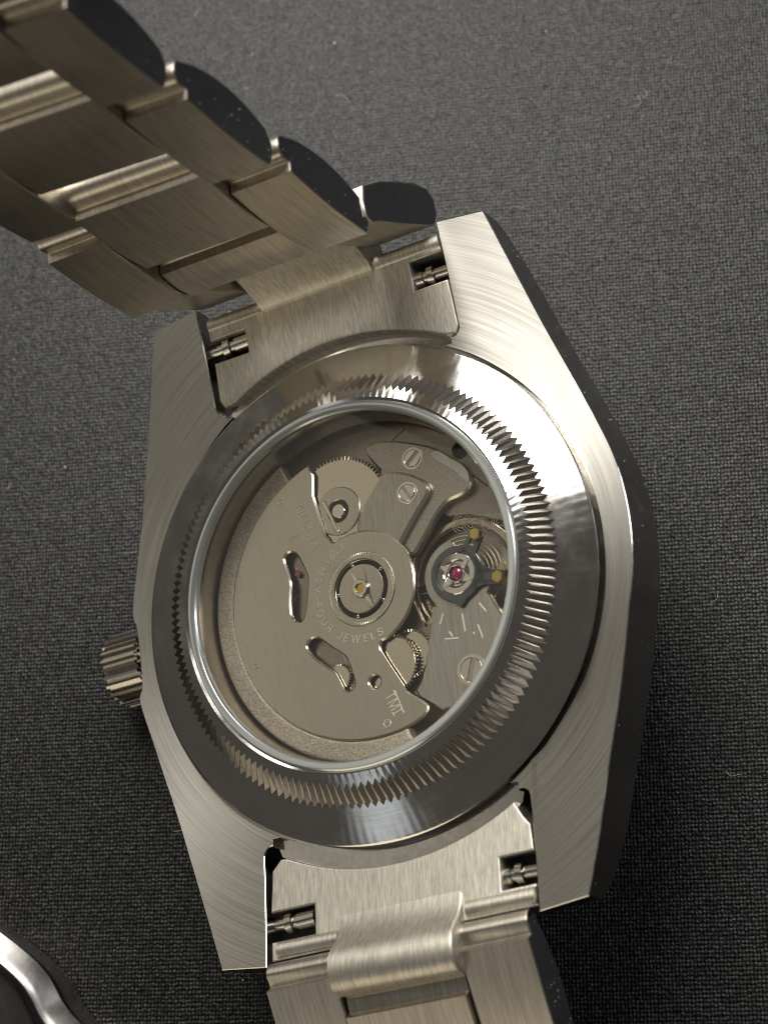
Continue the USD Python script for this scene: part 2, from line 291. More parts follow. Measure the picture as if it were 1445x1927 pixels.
fn = np.cross(cv[cf[:, 1]] - cv[cf[:, 0]], cv[cf[:, 2]] - cv[cf[:, 0]]); fn /= np.maximum(np.linalg.norm(fn, axis=1, keepdims=True), 1e-12)
up = (cv[cf][:, :, 2] - zc(cv[cf][:, :, 1]) > -0.03).all(1)
case = obj('case', (cv, cf[up]), 'case_back_face', W, normals=zc_normals)
obj('case_flank', (cv, cf[~up]), 'flank', W, smooth=35)
obj('bezel', lathe([(17.0,-5.3),(18.5,-5.35),(18.75,-5.6),(18.75,-6.4),(18.4,-6.9),(17.6,-8.0),(16.6,-8.3),(16.2,-9.2),(15.6,-9.5),(0.01,-9.5)], 200), 'flank', W)
# crown between its guards
cp = []
for k in range(26):
    for t, r in ((0, 2.72), (0.3, 2.72), (0.5, 2.36), (0.8, 2.36)): a = (k + t) * 2 * math.pi / 26; cp.append((r * math.cos(a), r * math.sin(a)))
cvv, cff = plate(Polygon(cp), 0, 3.3, 0.28)
cvv = np.column_stack([-19.9 - cvv[:, 2], cvv[:, 0] + 0.35, cvv[:, 1] - 4.0]); obj('crown', (cvv, cff), 'coin', W, smooth=20)
sv_, sf_ = lathe([(1.6, -19.95), (1.6, -18.5)], 40); obj('crown_tube', (np.column_stack([sv_[:, 2], sv_[:, 0] + 0.35, sv_[:, 1] - 4.0]), sf_), 'flank', W)

# case back: two polished cones with a coin edge between them
NT = 160
a = np.arange(2 * NT) * math.pi / NT; odd = np.arange(2 * NT) % 2 == 1
def rr(r, z): return np.column_stack([r * np.cos(a), r * np.sin(a), np.broadcast_to(z, a.shape)])
def strip(A, B):
    n = len(A); i = np.arange(n); j = (i + 1) % n
    return np.vstack([A, B]), np.vstack([np.column_stack([i, n + i, n + j]), np.column_stack([i, n + j, j])])
r_in, r_out = np.where(odd, 13.50, 13.92), np.where(odd, 14.74, 15.12)
z_in, z_out = np.where(odd, 2.06, 1.95), np.where(odd, 0.90, 0.78)
back = obj('case_back', [strip(rr(r_out, z_out), rr(17.25, 0.02)), strip(rr(17.25, 0.02), rr(17.45, -0.12)), strip(rr(17.45, -0.12), rr(17.5, -1.4))], 'cone', W, smooth=25)
obj('inner_ring', [strip(rr(12.95, 2.26), rr(r_in, z_in)), strip(rr(12.75, 2.15), rr(12.95, 2.26)), strip(rr(12.74, 1.7), rr(12.75, 2.15))], 'cone', back, smooth=25)
obj('coin_edge', strip(rr(r_in, z_in), rr(r_out, z_out)), 'coin', back, smooth=False)
obj('crystal_rim', lathe([(12.08, 1.75), (12.08, 2.08), (12.18, 2.22), (12.42, 2.31), (12.62, 2.29), (12.73, 2.2), (12.74, 1.75)], 200), 'crystal_edge', back)
obj('crystal', plate(disc(0, 0, 12.09, 160), 1.80, 2.05), 'crystal', back)
obj('inner_wall', lathe([(12.19, 1.8), (12.0, 1.1), (12.0, -0.6), (12.55, -0.7), (12.55, -4)], 200), 'wall', W, smooth=40)

# ---------------------------------------------------------------- movement
mv = obj('main_plate', plate(disc(0, 0, 12.5, 160), -4.4, -2.2), 'base', W)
train = disc(0, 0, 12.45, 160).difference(poly([(5.3,5.12),(6.61,3.7),(8.16,3.42),(9.79,2.69),(11.07,1.96),(11.19,-0.89),(10.29,-3.99),(7.93,-2.63),(5.49,-2.75),(3.75,-3.43),(3.09,-1),(3.68,1.52),(4.61,3.57)]))
tb = obj('train_bridge', plate(train.difference(disc(*[(8.25,8.11)][0], 0.62)).buffer(0), -1.9, -1.3, 0.06), 'base', W)
obj('hole', plate(disc(*[(8.25,8.11)][0], 0.62, 40), -2.15, -1.75), 'hole', tb)
for p, q in (([(3.18,10.26),(4.33,10.87)],0),([(8.88,6.09),(9.84,4.97)],0)): obj('groove', stroke(p[0], p[1], 0.10, -1.31, 0.03), 'hole', tb)
pearl = []
for k in range(5):
    c = np.array([(7.53,2.94)][0]) + k * np.array([0.72, -0.16])
    for r in (0.70, 0.52, 0.34): pearl.append(plate(ring(c[0], c[1], r, r - 0.05, 40).intersection(disc(c[0] - 0.36, c[1] + 0.1, 0.62)), -1.3, -1.288, 0.004))
obj('pearled_pattern', pearl, 'gear', tb, kind='stuff')

# reduction wheel, its washer and slotted stud
rw = [(-1.21,6.08)][0]
wheel = obj('reduction_wheel', plate(gear(*rw, 3.95, 84, 0.22), -0.62, -0.42, 0.03), 'gear', W)
obj('washer', plate(ring(*rw, 1.75, 0.80), -0.42, -0.33, 0.06), 'rotor', wheel)
obj('recess', plate(ring(*rw, 0.80, 0.5), -0.42, -0.40), 'hole', wheel)
obj('stud', plate(disc(*rw, 0.52, 40), -0.42, -0.34, 0.05), 'screw', wheel)
obj('click_spring', stroke([(-2.19,6.97),(-1.4,4.62)][0], [(-2.19,6.97),(-1.4,4.62)][1], 0.26, -0.33, 0.12), 'edge', wheel)

# fixed bridge under the rotor: lower and upper arm
b1 = poly([(1.24,9.9),(1.42,10.25),(2.46,10.37),(4.29,9.78),(6.09,8.92),(6.77,8.48),(7.13,7.83),(7.77,7.48),(8.36,7.04),(8.86,6.31),(8.96,5.7),(9.02,5.3),(8.71,4.85),(7.98,4.64),(6.95,4.55),(6.2,3.96),(5.66,3.38),(5.06,2.67),(3.82,1.32),(2.02,1.81),(0.26,4.23),(2.45,7.96),(1.85,8.77)], 1)
br = bevelled('automatic_bridge', plate(b1, -1.25, -0.6, 0.16), 'bridge_fine', W)
rimp = [(6.84,8.38),(7.76,7.41),(8.39,6.95),(8.84,6.23),(8.92,5.71),(8.83,5.35),(8.6,5.46),(8.35,5.92),(7.73,6.68),(6.93,7.38),(6.14,8.16)]
obj('polished_bevel', plate(poly(rimp, 1), -0.62, -0.585, 0.012), 'polished', br)
b2 = poly([(2.29,7.45),(2.55,7.77),(3.19,7.78),(4.54,7.26),(5.85,6.3),(6.1,5.8),(5.88,5.17),(5.16,4.49),(3.82,3.02),(2.9,1.85),(0.69,2.46),(0,4.2),(0.44,5.48)], 1)
arm = bevelled('bridge_arm', plate(b2, -0.6, -0.15, 0.20), 'bridge', W)
def screw(parent, c, r, z, slot, proud=0.06, well=True):
    """A slotted screw in a counterbore: the well's ring, the head and its slot."""
    if well: obj('screw_well', plate(ring(*c, r * 1.32, r * 1.02, 48), z - 0.02, z + 0.03, 0.02), 'edge', parent)
    d = np.array([math.cos(slot), math.sin(slot)]); n = np.array([-d[1], d[0]]); w = r * 0.16
    cut = Polygon([c + d * r * 1.2 + n * w, c - d * r * 1.2 + n * w, c - d * r * 1.2 - n * w, c + d * r * 1.2 - n * w])
    obj('screw', [plate(disc(*c, r, 48).difference(cut), z - 0.1, z + proud, 0.05), plate(disc(*c, r * 0.98, 32), z - 0.2, z - 0.06)], 'screw', parent)
screw(br, np.array([(4.89,8.28)][0]), 0.62, -0.6, math.radians(38))
screw(arm, np.array([(4.35,5.79)][0]), 0.60, -0.15, math.radians(-62))

# rotor: plate with cut-outs, heavy frosted rim, ball-bearing hub, engraved words
edge_pts = [(-2.8,9.54),(-2.63,9.13),(-2.83,7.67),(-2.64,6.51),(-2.3,4.6),(-1.95,3.96),(-1.67,3.84),(-1.13,4.04),(-0.31,4.11)]
low_pts = [(1.01,-3.96),(0.85,-4.22),(0.83,-4.62),(1.18,-5.4),(2.37,-7.75),(2.63,-8.01),(3.44,-8.68),(3.83,-9.12),(3.79,-9.41),(3.35,-9.78),(2.48,-10.05)]
a0, a1 = math.atan2(edge_pts[0][1], edge_pts[0][0]), math.atan2(low_pts[-1][1], low_pts[-1][0]) + 2 * math.pi
rim_arc = [(10.41 * math.cos(t), 10.41 * math.sin(t)) for t in np.linspace(a0, a1, 110)]
h0, h1 = math.atan2(edge_pts[-1][1], edge_pts[-1][0]), math.atan2(low_pts[0][1], low_pts[0][0])
hub_arc = [(4.12 * math.cos(t), 4.12 * math.sin(t)) for t in np.linspace(h1, h0, 60)]
rp = Polygon(rim_arc + low_pts[::-1][1:] + hub_arc[1:-1] + edge_pts[::-1]).buffer(0)
slot1 = poly([(-5.77,3.67),(-5.55,4.01),(-5.11,4.08),(-4.65,3.72),(-4.36,2.84),(-4.07,2.08),(-4.1,1.54),(-4.39,0.31),(-4.72,-0.88),(-5.12,-1.08),(-5.51,-0.83),(-5.73,-0.31),(-5.55,1.15),(-5.37,1.88),(-5.57,2.64)], 2)
slot2 = poly([(-4.78,-3.03),(-4.66,-2.65),(-4.29,-2.44),(-3.83,-2.52),(-3.43,-2.89),(-2.87,-3.48),(-2,-4.18),(-1.7,-4.77),(-1.55,-5.53),(-1.39,-6.26),(-1.58,-6.67),(-1.93,-6.78),(-2.22,-6.66),(-2.43,-6.35),(-2.71,-5.59),(-2.91,-5.09),(-3.76,-4.38),(-4.5,-3.61)], 2)
hole = disc(*[(0.09,-6.6)][0], 0.43, 40)
rp = rp.difference(unary_union([slot1, slot2, hole])).difference(disc(0, 0, 2.05, 96)).simplify(0.005)
rotor = bevelled('rotor', plate(rp, -0.28, 0.0, 0.12), 'rotor', W)
ends = [(-5.27,10.63),(-4.75,9.18),(2.01,-10.14),(2.36,-11.12)]
ea, eb = math.atan2(ends[0][1], ends[0][0]), math.atan2(ends[1][1], ends[1][0]); ec, ed = math.atan2(ends[2][1], ends[2][0]) + 2 * math.pi, math.atan2(ends[3][1], ends[3][0]) + 2 * math.pi
obj('rotor_weight', plate(Polygon([(11.85 * math.cos(t), 11.85 * math.sin(t)) for t in np.linspace(ea, ed, 120)] + [(10.38 * math.cos(t), 10.38 * math.sin(t)) for t in np.linspace(ec, eb, 120)]), -1.2, -0.10, 0.22, steps=3), 'frosted', rotor)
obj('hub_ring', plate(ring(0, 0, 2.62, 2.08), -0.1, 0.07, 0.05, steps=2), 'rotor', rotor)
kn = []
for k in range(110):
    t = k * 2 * math.pi / 110; kn.append(stroke((2.40 * math.cos(t), 2.40 * math.sin(t)), (2.52 * math.cos(t), 2.52 * math.sin(t)), 0.07, 0.06, 0.035))
obj('hub_knurling', kn, 'edge', rotor, kind='stuff')
obj('bearing_gap', plate(disc(0, 0, 2.1, 80), -0.55, -0.45), 'hole', rotor)
for k in range(5): t = 0.6 + k * 2 * math.pi / 5; obj('bearing_ball', trimesh.creation.icosphere(2, 0.17).apply_translation((1.90 * math.cos(t), 1.90 * math.sin(t), -0.22)), 'screw', rotor)
inner = disc(0, 0, 1.74, 80)
wedges = []
for s in (1, -1):
    t = math.radians(116); d = np.array([math.cos(t), math.sin(t)]) * s; n = np.array([-d[1], d[0]])
    wedges.append(Polygon([d * 0.55 + n * 0.17, d * 1.62 + n * 0.05, d * 1.62 - n * 0.05, d * 0.55 - n * 0.17]))
hd = obj('hub_screw', plate(inner.difference(unary_union(wedges)), -0.3, 0.04, 0.06, steps=2), 'rotor', rotor)
for w in wedges: obj('screw_slot', plate(w.buffer(-0.005), -0.25, 0.06, 0.035), 'edge', rotor)
obj('boss', lathe([(0.62, 0.0), (0.62, 0.22), (0.56, 0.28), (0.38, 0.28), (0.34, 0.1)], 48), 'screw', rotor)
obj('pivot', plate(disc(0, 0, 0.35, 32), 0.0, 0.12), 'gold', rotor)
def arc_text(s, r, start, end, h):
    ms, adv, x = [], [], 0.0
    for ch in s:
        if ch == ' ': adv.append((None, x, 0)); x += 0.55 * h; continue
        t = meshkit.text_mesh(ch, h, 0.05); w = t.bounds[1][0] - t.bounds[0][0]; adv.append((t, x, w)); x += w + 0.24 * h
    total = x - 0.24 * h; k = (end - start) / total
    for t, x0, w in adv:
        if t is None: continue
        th = start + k * (x0 + w / 2); v = np.array(t.vertices); u = v[:, 0] - t.bounds[0][0] - w / 2
        e, nn = np.array([-math.sin(th), math.cos(th)]), -np.array([math.cos(th), math.sin(th)])
        p = np.array([math.cos(th), math.sin(th)]) * (r + h / 2) + u[:, None] * e + v[:, 1:2] * nn
        ms.append((np.column_stack([p, v[:, 2] - 0.012]), np.array(t.faces)))
    return ms
for word in [arc_text('TWENTY-FOUR JEWELS', 3.48, math.radians(104), math.radians(291), 0.54)]: obj('lettering', word, 'letter', rotor, smooth=False)
def line_text(s, p, q, h):
    d = np.subtract(q, p); L = np.linalg.norm(d); d = d / L; n = np.array([-d[1], d[0]]); t = meshkit.text_mesh(s, h, 0.05); v = np.array(t.vertices); x0, x1 = v[:, 0].min(), v[:, 0].max()
    w = np.array(p) + np.outer((v[:, 0] - x0) * L / (x1 - x0), d) + np.outer(v[:, 1], n)
    return np.column_stack([w, v[:, 2] - 0.012]), np.array(t.faces)
pn = [(-4.34,7.19),(-3.42,3.62)]; obj('lettering', line_text('NH35A', pn[0], pn[1], 0.66), 'letter', rotor, smooth=False)
pt = [(0.71,-7.74),(1.18,-9.28)]; obj('lettering', line_text('TMI', pt[0], pt[1], 0.80), 'letter', rotor, smooth=False)
pl = [(1.51,-7.56),(1.96,-9.21)]; obj('lettering', [stroke(pl[0], pl[1], 0.07, -0.01, 0.04)], 'letter', rotor)
for c, r in (([(-8.96,-3.32)][0], 0.22), ([(-5.54,7.85)][0], 0.20), ([(0.6,-9.62)][0], 0.32)): obj('stamped_ring', plate(ring(*c, r, r * 0.62, 24), -0.01, 0.03, 0.02), 'edge' if r > 0.3 else 'rotor', rotor)
for s in ("713,1392 720,1396 733,1386", "608,1306 612,1315 622,1323", "676,1327 684,1338", "600,1334 597,1343"): pass

# wheels glimpsed through and beside the rotor
aw = obj('automatic_base', plate(poly([(-6.54,6.15),(-4.78,6.06),(-1.94,1.36),(0.04,-2.59),(1.58,-4.86),(1.64,-8.58),(-0.8,-8.38),(-4.77,-6.7),(-7.53,-1.45),(-7.8,3.31)], 1), -1.25, -0.75), 'base', W)
w2 = [(1.13,-5.6)][0]
rt = obj('ratchet_wheel', plate(gear(*w2, 2.15, 52, 0.20), -0.75, -0.5, 0.04), 'gear', W)
w3 = [(-2.76,-5.53)][0]
obj('reverser_wheel', plate(gear(*w3, 0.95, 26, 0.14), -0.7, -0.42, 0.04), 'gear', W)
w4 = [(-5.09,2.54)][0]
jw = obj('wheel_jewel', lathe([(0.26, -0.74), (0.26, -0.5), (0.2, -0.45), (0.01, -0.45)], 24, w4), 'ruby', W)
obj('second_ratchet_wheel', plate(gear(*[(2.49,-5.06)][0], 1.7, 44, 0.18), -1.2, -0.95, 0.03), 'gear', W)

# balance: wheel, hairspring, bridge with timing marks, regulator, studs, jewel
bc = [(7.08,-0.73)][0]
bx, by = bc
bw = obj('balance_wheel', [plate(ring(bx, by, 4.15, 3.65, 128), -1.9, -1.55, 0.06, steps=2), plate(sbox(bx - 3.7, by - 0.3, bx + 3.7, by + 0.3), -1.8, -1.65, 0.03), plate(disc(bx, by, 0.8, 32), -1.8, -1.5)], 'brass_rim', W)
sp = []
for k in range(5):
    r = 1.7 + 0.28 * k; sp.append(plate(ring(bx + 0.02 * k, by, r, r - 0.06, 96), -1.45, -1.28))
obj('hairspring', sp, 'hair', bw, kind='stuff')
cock_pts = [(4.83,-2.34),(4.35,-4.13),(3.84,-5.89),(3.36,-7.06),(2.8,-7.76),(2.99,-8.26),(4.5,-9.48),(5.61,-9.53),(8.77,-7.02),(10.6,-4.2),(9.78,-4.18),(9.36,-3.33),(9.12,-2.64),(8.82,-2.27),(8.44,-2.91),(7,-3.17),(5.85,-2.83)]
cock = poly(cock_pts).union(ring(bx, by, 2.6, 1.3, 64).intersection(poly([(5.09,2.89),(3.02,-2.63),(5.93,-4.86),(10.35,-4.51),(9.56,-2.09),(7.74,-1.05),(6.94,1.61)])))
cock = cock if cock.geom_type == 'Polygon' else max(cock.geoms, key=lambda q: q.area)
bb = bevelled('balance_bridge', plate(cock, -1.2, -0.58, 0.09), 'bridge', W)
screw(bb, np.array([(7.03,-7.34)][0]), 0.80, -0.58, math.radians(68))
for s in ("869.7,1156 875,1187", "902,1136 914,1150", "899,1176 908,1199", "833,1156 829,1172", "838,1203 862,1201", "846,1190 851,1197"):
    pass
for q in [[(6.95,-3.49),(6.98,-4.65)],[(8.31,-3.1),(8.68,-3.72)],[(7.97,-4.49),(8.18,-5.39)],[(5.53,-3.13),(5.29,-3.66)],[(5.47,-4.86),(6.41,-5.02)],[(5.85,-4.47),(6,-4.77)],[(7.58,-4.94),(7.6,-5.02)],[(5.24,-3.69),(5.26,-3.73)]]:
    obj('timing_mark', stroke(q[0], q[1], 0.13, -0.59, 0.05), 'letter', bb)
reg = ring(bx, by, 1.92, 1.46, 96)
for c in ([(8.94,1.52)][0], [(10.16,-1.8)][0]):
    d = np.subtract(c, bc); L = np.linalg.norm(d); d /= L; n = np.array([-d[1], d[0]])
    q = Polygon([bc + d * 1.6 + n * 0.62, bc + d * (L + 0.1) + n * 0.5, bc + d * (L + 0.1) - n * 0.5, bc + d * 1.6 - n * 0.62])
    reg = reg.union(q).difference(Polygon([bc + d * 2.15 + n * 0.2, bc + d * (L - 0.45) + n * 0.2, bc + d * (L - 0.45) - n * 0.2, bc + d * 2.15 - n * 0.2]))
tip = [(7.05,-3.09)][0]
d = np.subtract(tip, bc); d /= np.linalg.norm(d); n = np.array([-d[1], d[0]])
reg = reg.union(Polygon([bc + d * 1.7 + n * 0.75, tip, bc + d * 1.7 - n * 0.75])).difference(disc(bx, by, 1.46, 64)).buffer(0.05).buffer(-0.05)
rg = obj('regulator', plate(reg, -0.5, -0.28, 0.05, steps=2), 'dark_steel', W)
for c in ([(8.98,1.49)][0], [(10.13,-1.81)][0]):
    obj('stud', plate(Polygon([(c[0] + 0.46 * math.cos(t), c[1] + 0.46 * math.sin(t)) for t in np.arange(6) * math.pi / 3 + 0.3]), -0.28, 0.12, 0.07), 'gold', rg)
js = obj('jewel_setting', lathe([(1.44, -0.5), (1.44, -0.3), (1.36, -0.24), (1.0, -0.26), (0.85, -0.40), (0.55, -0.42)], 64, bc), 'screw', W)
for t in np.radians([35, 145, 215, 325]):
    dd = np.array([math.cos(t), math.sin(t)]); nn = np.array([-dd[1], dd[0]])
    obj('shock_spring', plate(Polygon([bc + dd * 1.30 + nn * 0.1, bc + dd * 0.62 + nn * 0.32, bc + dd * 0.62 - nn * 0.32, bc + dd * 1.30 - nn * 0.1]), -0.36, -0.2, 0.06), 'edge', js)
obj('lyre', plate(ring(bx, by, 0.66, 0.50, 48), -0.4, -0.20, 0.05), 'polished', js)
obj('jewel', lathe([(0.42, -0.42), (0.41, -0.30), (0.32, -0.22), (0.17, -0.18), (0.01, -0.17)], 40, bc), 'ruby', js)

# ---------------------------------------------------------------- end links and spring bars
def end_link(s, pts, slots):
    P = poly(pts)
    for q in slots: P = P.difference(sbox(*q))
    if P.geom_type != 'Polygon': P = max(P.geoms, key=lambda q: q.area)
    P = Polygon(P.exterior).segmentize(0.6)
    v, f = plate(P, -2.2, 0.0, 0.12, steps=2)
    for _ in range(2): v, f = trimesh.remesh.subdivide(v, f)
    v = np.array(v); hi = v[:, 2] > -1; v[hi, 2] += zc(v[hi, 1]) * 0.92 - 0.05
    return v, f
def tab(prof, x0, x1, ch=0.10):
    """A (y, z) profile extruded across x with softened ends."""
    v, f = plate(Polygon(prof).buffer(0), 0, x1 - x0, ch, steps=2)
    return np.column_stack([x0 + v[:, 2], v[:, 0], v[:, 1]]), f
arcT = [(18.45 * math.sin(t), 18.45 * math.cos(t)) for t in np.linspace(-0.465, 0.50, 40)]
ptsT = [(-9.45, 22.95), (-9.45, 19.8), (-9.62, 16.9), (-9.3, 16.35)] + arcT + [(9.75, 16.0), (10.0, 16.5), (9.95, 19.4), (9.9, 22.95)]
eT = obj('end_link', end_link(1, ptsT, [(7.3, 19.9, 12, 21.95), (-12, 19.72, -6.5, 21.45)]), 'end_link', W, smooth=40)
wingT = [(22.0, 0.55), (22.35, 0.98), (22.75, 1.5), (23.2, 2.8), (23.7, 4.5), (24.0, 8.5), (25.4, 8.5), (25.6, 3), (25.0, -1), (22, -2)]
obj('centre_tab', tab(wingT, -4.75, 4.6), 'end_link', eT, smooth=40)
ptsB = [(9.9, -23.6), (9.95, -20.3), (9.85, -18.3), (9.4, -17.7)] + [(x, -y - 0.45) for x, y in arcT[::-1]] + [(-8.8, -16.9), (-9.5, -17.6), (-9.7, -20.3), (-9.7, -23.7)]
eB = obj('end_link', end_link(-1, ptsB, [(7.5, -22.15, 12, -20.05), (-12, -22.4, -6.3, -20.4)]), 'end_link', W, smooth=40)
tabB = [(-21.6, 0.62), (-22.4, 0.95), (-23.2, 1.6), (-23.8, 2.4), (-24.4, 2.95), (-25.2, 3.18), (-26.0, 3.12), (-26.6, 2.8), (-26.95, 2.2), (-26.9, 1.5), (-26.3, 0.8), (-24, 0.2), (-22, -1.2)]
obj('centre_tab', tab(tabB, -4.3, 4.75, 0.25), 'end_link', eB, smooth=40)
for par, x0, x1, y, z in ((eT, 4.7, 9.9, 22.75, 0.25), (eT, -9.45, -4.85, 22.6, 0.2), (eB, 4.9, 9.9, -22.95, 0.50), (eB, -9.25, -4.45, -23.05, 0.50)):
    obj('rolled_edge', cyl_x(x0, x1, y, z, [(0, 0.0), (0, 0.55), (0.012, 0.66), (0.988, 0.66), (1, 0.55), (1, 0.0)]), 'end_link', par, smooth=40)
for s, y in ((1, 20.85), (-1, -21.2)):
    for q in (1, -1):
        xo, xi = 10.2 * q, (6.6 if q * s > 0 or q > 0 else 6.2) * q
        obj('spring_bar', cyl_x(xi, xo, y, -0.35, [(0, 0), (0, 0.62), (0.38, 0.62), (0.40, 0.50), (0.47, 0.50), (0.49, 0.72), (0.62, 0.72), (0.64, 0.45), (1.0, 0.45)]), 'bar', W, smooth=35)
        obj('bar_recess', plate(sbox(min(xi, xo) - 0.6 * (q > 0), y - 1.25, max(xi, xo) + 0.6 * (q < 0), y + 1.25), -2.35, -1.35), 'hole', eT if s > 0 else eB)

# ---------------------------------------------------------------- bracelet
def frame(R, L, R2, L2):
    R, L, R2, L2 = (np.array(q, float) for q in (R, L, R2, L2))
    C, C2 = (R + L) / 2, (R2 + L2) / 2
    l = C2 - C; p = np.linalg.norm(l); l /= p
    w = R - L; half = np.linalg.norm(w) / 2; w = w - l * (w @ l); w /= np.linalg.norm(w)
    return C, l, w, np.cross(w, l), p, half
def link_profile(p, face, T, nose=1.4, deep=1.38, camber=0.20):
    """Cross-section of one link in (along, out of the inner face), lower edge at 0, long rounded nose at the far end."""
    q = [(0.0, 0.0)]
    for t in np.linspace(0.12, 1, 7): q.append((face * t, camber * math.sin(math.pi * t)))
    q += [(face + 0.03, -0.12), (face + 0.08, -0.62), (face + 0.18, -0.66)]
    for t in np.linspace(0.40, -0.5, 9): q.append((face + nose * 0.42 + nose * 0.58 * math.cos(math.pi * t), -deep + 0.86 * math.sin(math.pi * t)))
    e = face + 0.2
    for t in np.linspace(0.08, 0.95, 10): q.append((e * (1 - t), -1.9 - (T - 1.9) * math.sin(math.pi * (0.12 + 0.82 * t)) ** 0.8))
    q += [(-0.30, -1.6), (-0.34, -0.9), (-0.18, -0.25)]
    return q
def speck(c, r):
    m = trimesh.creation.icosphere(0, r); v = np.array(m.vertices) * rng.uniform(0.5, 1.3, 3); return v + c, np.array(m.faces)
def link(fr, t0, t1, off, face, T, name, m, ch=0.10, side=None):
    deep = 1.38 if side else 1.62
    C, l, w, n, p, half = fr
    v, f = plate(Polygon(link_profile(p, face, T, deep=deep)).buffer(0), t0 * half, t1 * half, ch, steps=2)
    P = C + np.outer(v[:, 0] + off, l) + np.outer(v[:, 1], n) + np.outer(v[:, 2], w)
    path = obj(name, (P, f), m, W, smooth=35)
    if side:                                        # the polished outer side of an outer link
        sv, sf = plate(Polygon(link_profile(p, face, T)).buffer(-ch * 1.05), 0, 0.012)
        Q = C + np.outer(sv[:, 0] + off, l) + np.outer(sv[:, 1], n) + np.outer((t1 * half + sv[:, 2] - 0.002) if side > 0 else (t0 * half - 0.002 + sv[:, 2]), w)
        obj('polished_side', (Q, sf), 'link_side', path)
        if side > 0:                                # specks of dust caught on the polished side
            pg = Polygon(link_profile(p, face, T)).buffer(-0.15); sp = []
            while len(sp) < 15:
                a_, b_ = rng.uniform(0, face + 1), rng.uniform(-T, 0.2)
                if pg.contains(Point(a_, b_)): sp.append(speck(C + a_ * l + b_ * n + (t1 * half + 0.015) * w, 0.018 + 0.035 * rng.random() ** 3))
            obj('dust', sp, 'lint', path, smooth=False, kind='stuff')
    return path
J = [((9.4, 21.9, 0.6), (-9.4, 22.3, 0.6)), ((9.3, 19.8, 11.0), (-9.3, 19.9, 10.0)), ((9.0, 20.2, 23.2), (-9.0, 21.3, 20.7)), ((8.7, 20.8, 34.3), (-8.7, 22.2, 31.2)), ((8.45, 21.8, 45.5), (-8.45, 23.2, 41.8)), ((8.2, 23.2, 56.5), (-8.2, 24.6, 52.2))]
FR = [frame(J[k][0], J[k][1], J[k + 1][0], J[k + 1][1]) for k in range(len(J) - 1)]
# first half row beside the end link: its inner face leans over the lugs
r0 = []
for t in (1, -1):
    prof = [(23.9, 0.9), (22.6, 4.5), (21.3, 8.4), (20.75, 9.8), (20.95, 10.6), (22.0, 10.9), (23.2, 10.6), (24.6, 8.0), (25.8, 5.0), (26.7, 2.4), (27.0, 0.6), (26.6, -0.3), (25.4, -0.6), (24.4, 0.0)]
    path = obj('outer_link', tab(prof, 5.0 if t > 0 else -9.5, 9.5 if t > 0 else -5.0, 0.12), 'link', W, smooth=35)
    v_, f_ = plate(Polygon(prof).buffer(-0.13), 0, 0.012); x_ = 9.49 if t > 0 else -9.502
    obj('polished_side', (np.column_stack([x_ + v_[:, 2], v_[:, 0], v_[:, 1]]), f_), 'link_side', path)
for k in (1, 2, 3, 4):
    fr = FR[k]; face = fr[4] * 0.82
    link(fr, 0.53, 1.0, 0, face, 3.1, 'outer_link', 'link', side=1)
    link(fr, -1.0, -0.53, 0, face, 3.1, 'outer_link', 'link', side=-1)
for k in (1, 2, 3):
    A, B = FR[k], FR[k + 1]
    C = (A[0] * 0.58 + B[0] * 0.42); l = A[1] * 0.58 + B[1] * 0.42; l /= np.linalg.norm(l); w = A[2] + B[2]; w -= l * (w @ l); w /= np.linalg.norm(w)
    link((C, l, w, np.cross(w, l), A[4], A[5]), -0.52, 0.52, 0, A[4] * 0.66, 3.0, 'centre_link', 'link', ch=0.14)
C0 = FR[1][0]; link((C0 + np.array([0, 0.4, -0.6]), FR[1][1], FR[1][2], FR[1][3], 5.5, FR[1][5]), -0.52, 0.52, 0, 3.6, 2.6, 'centre_link', 'link', ch=0.14)

# lower half of the bracelet, falling away towards the cloth
def lower(y, z, zl, ang, x=9.4):
    """Frame whose far end points back to the case; y, z: upper face edge at right, zl at left; ang: slope down, degrees."""
    l = np.array([0, math.cos(math.radians(ang)), math.sin(math.radians(ang))])
    R_, L_ = np.array([x, y, z]), np.array([-x, y + 0.1, zl])
    return frame(R_ - l * 9.3, L_ - l * 9.3, R_ + l, L_ + l)
lows = [lower(-25.7, 1.9, 2.55, 22), lower(-36.2, -2.7, -2.0, 33, 9.2), lower(-45.6, -9.2, -8.4, 24, 9.0)]
for fr in lows:
    link(fr, 0.50, 1.0, 0, 9.3, 3.1, 'outer_link', 'link', side=1); link(fr, -1.0, -0.46, 0, 9.3, 3.1, 'outer_link', 'link', side=-1)
for y, z, zl, ang in ((-28.3, 1.55, 1.9, 26), (-38.6, -4.2, -3.8, 33)):
    fr = lower(y, z, zl, ang); link(fr, -0.44, 0.48, 0, 9.3, 3.0, 'centre_link', 'link', ch=0.14)

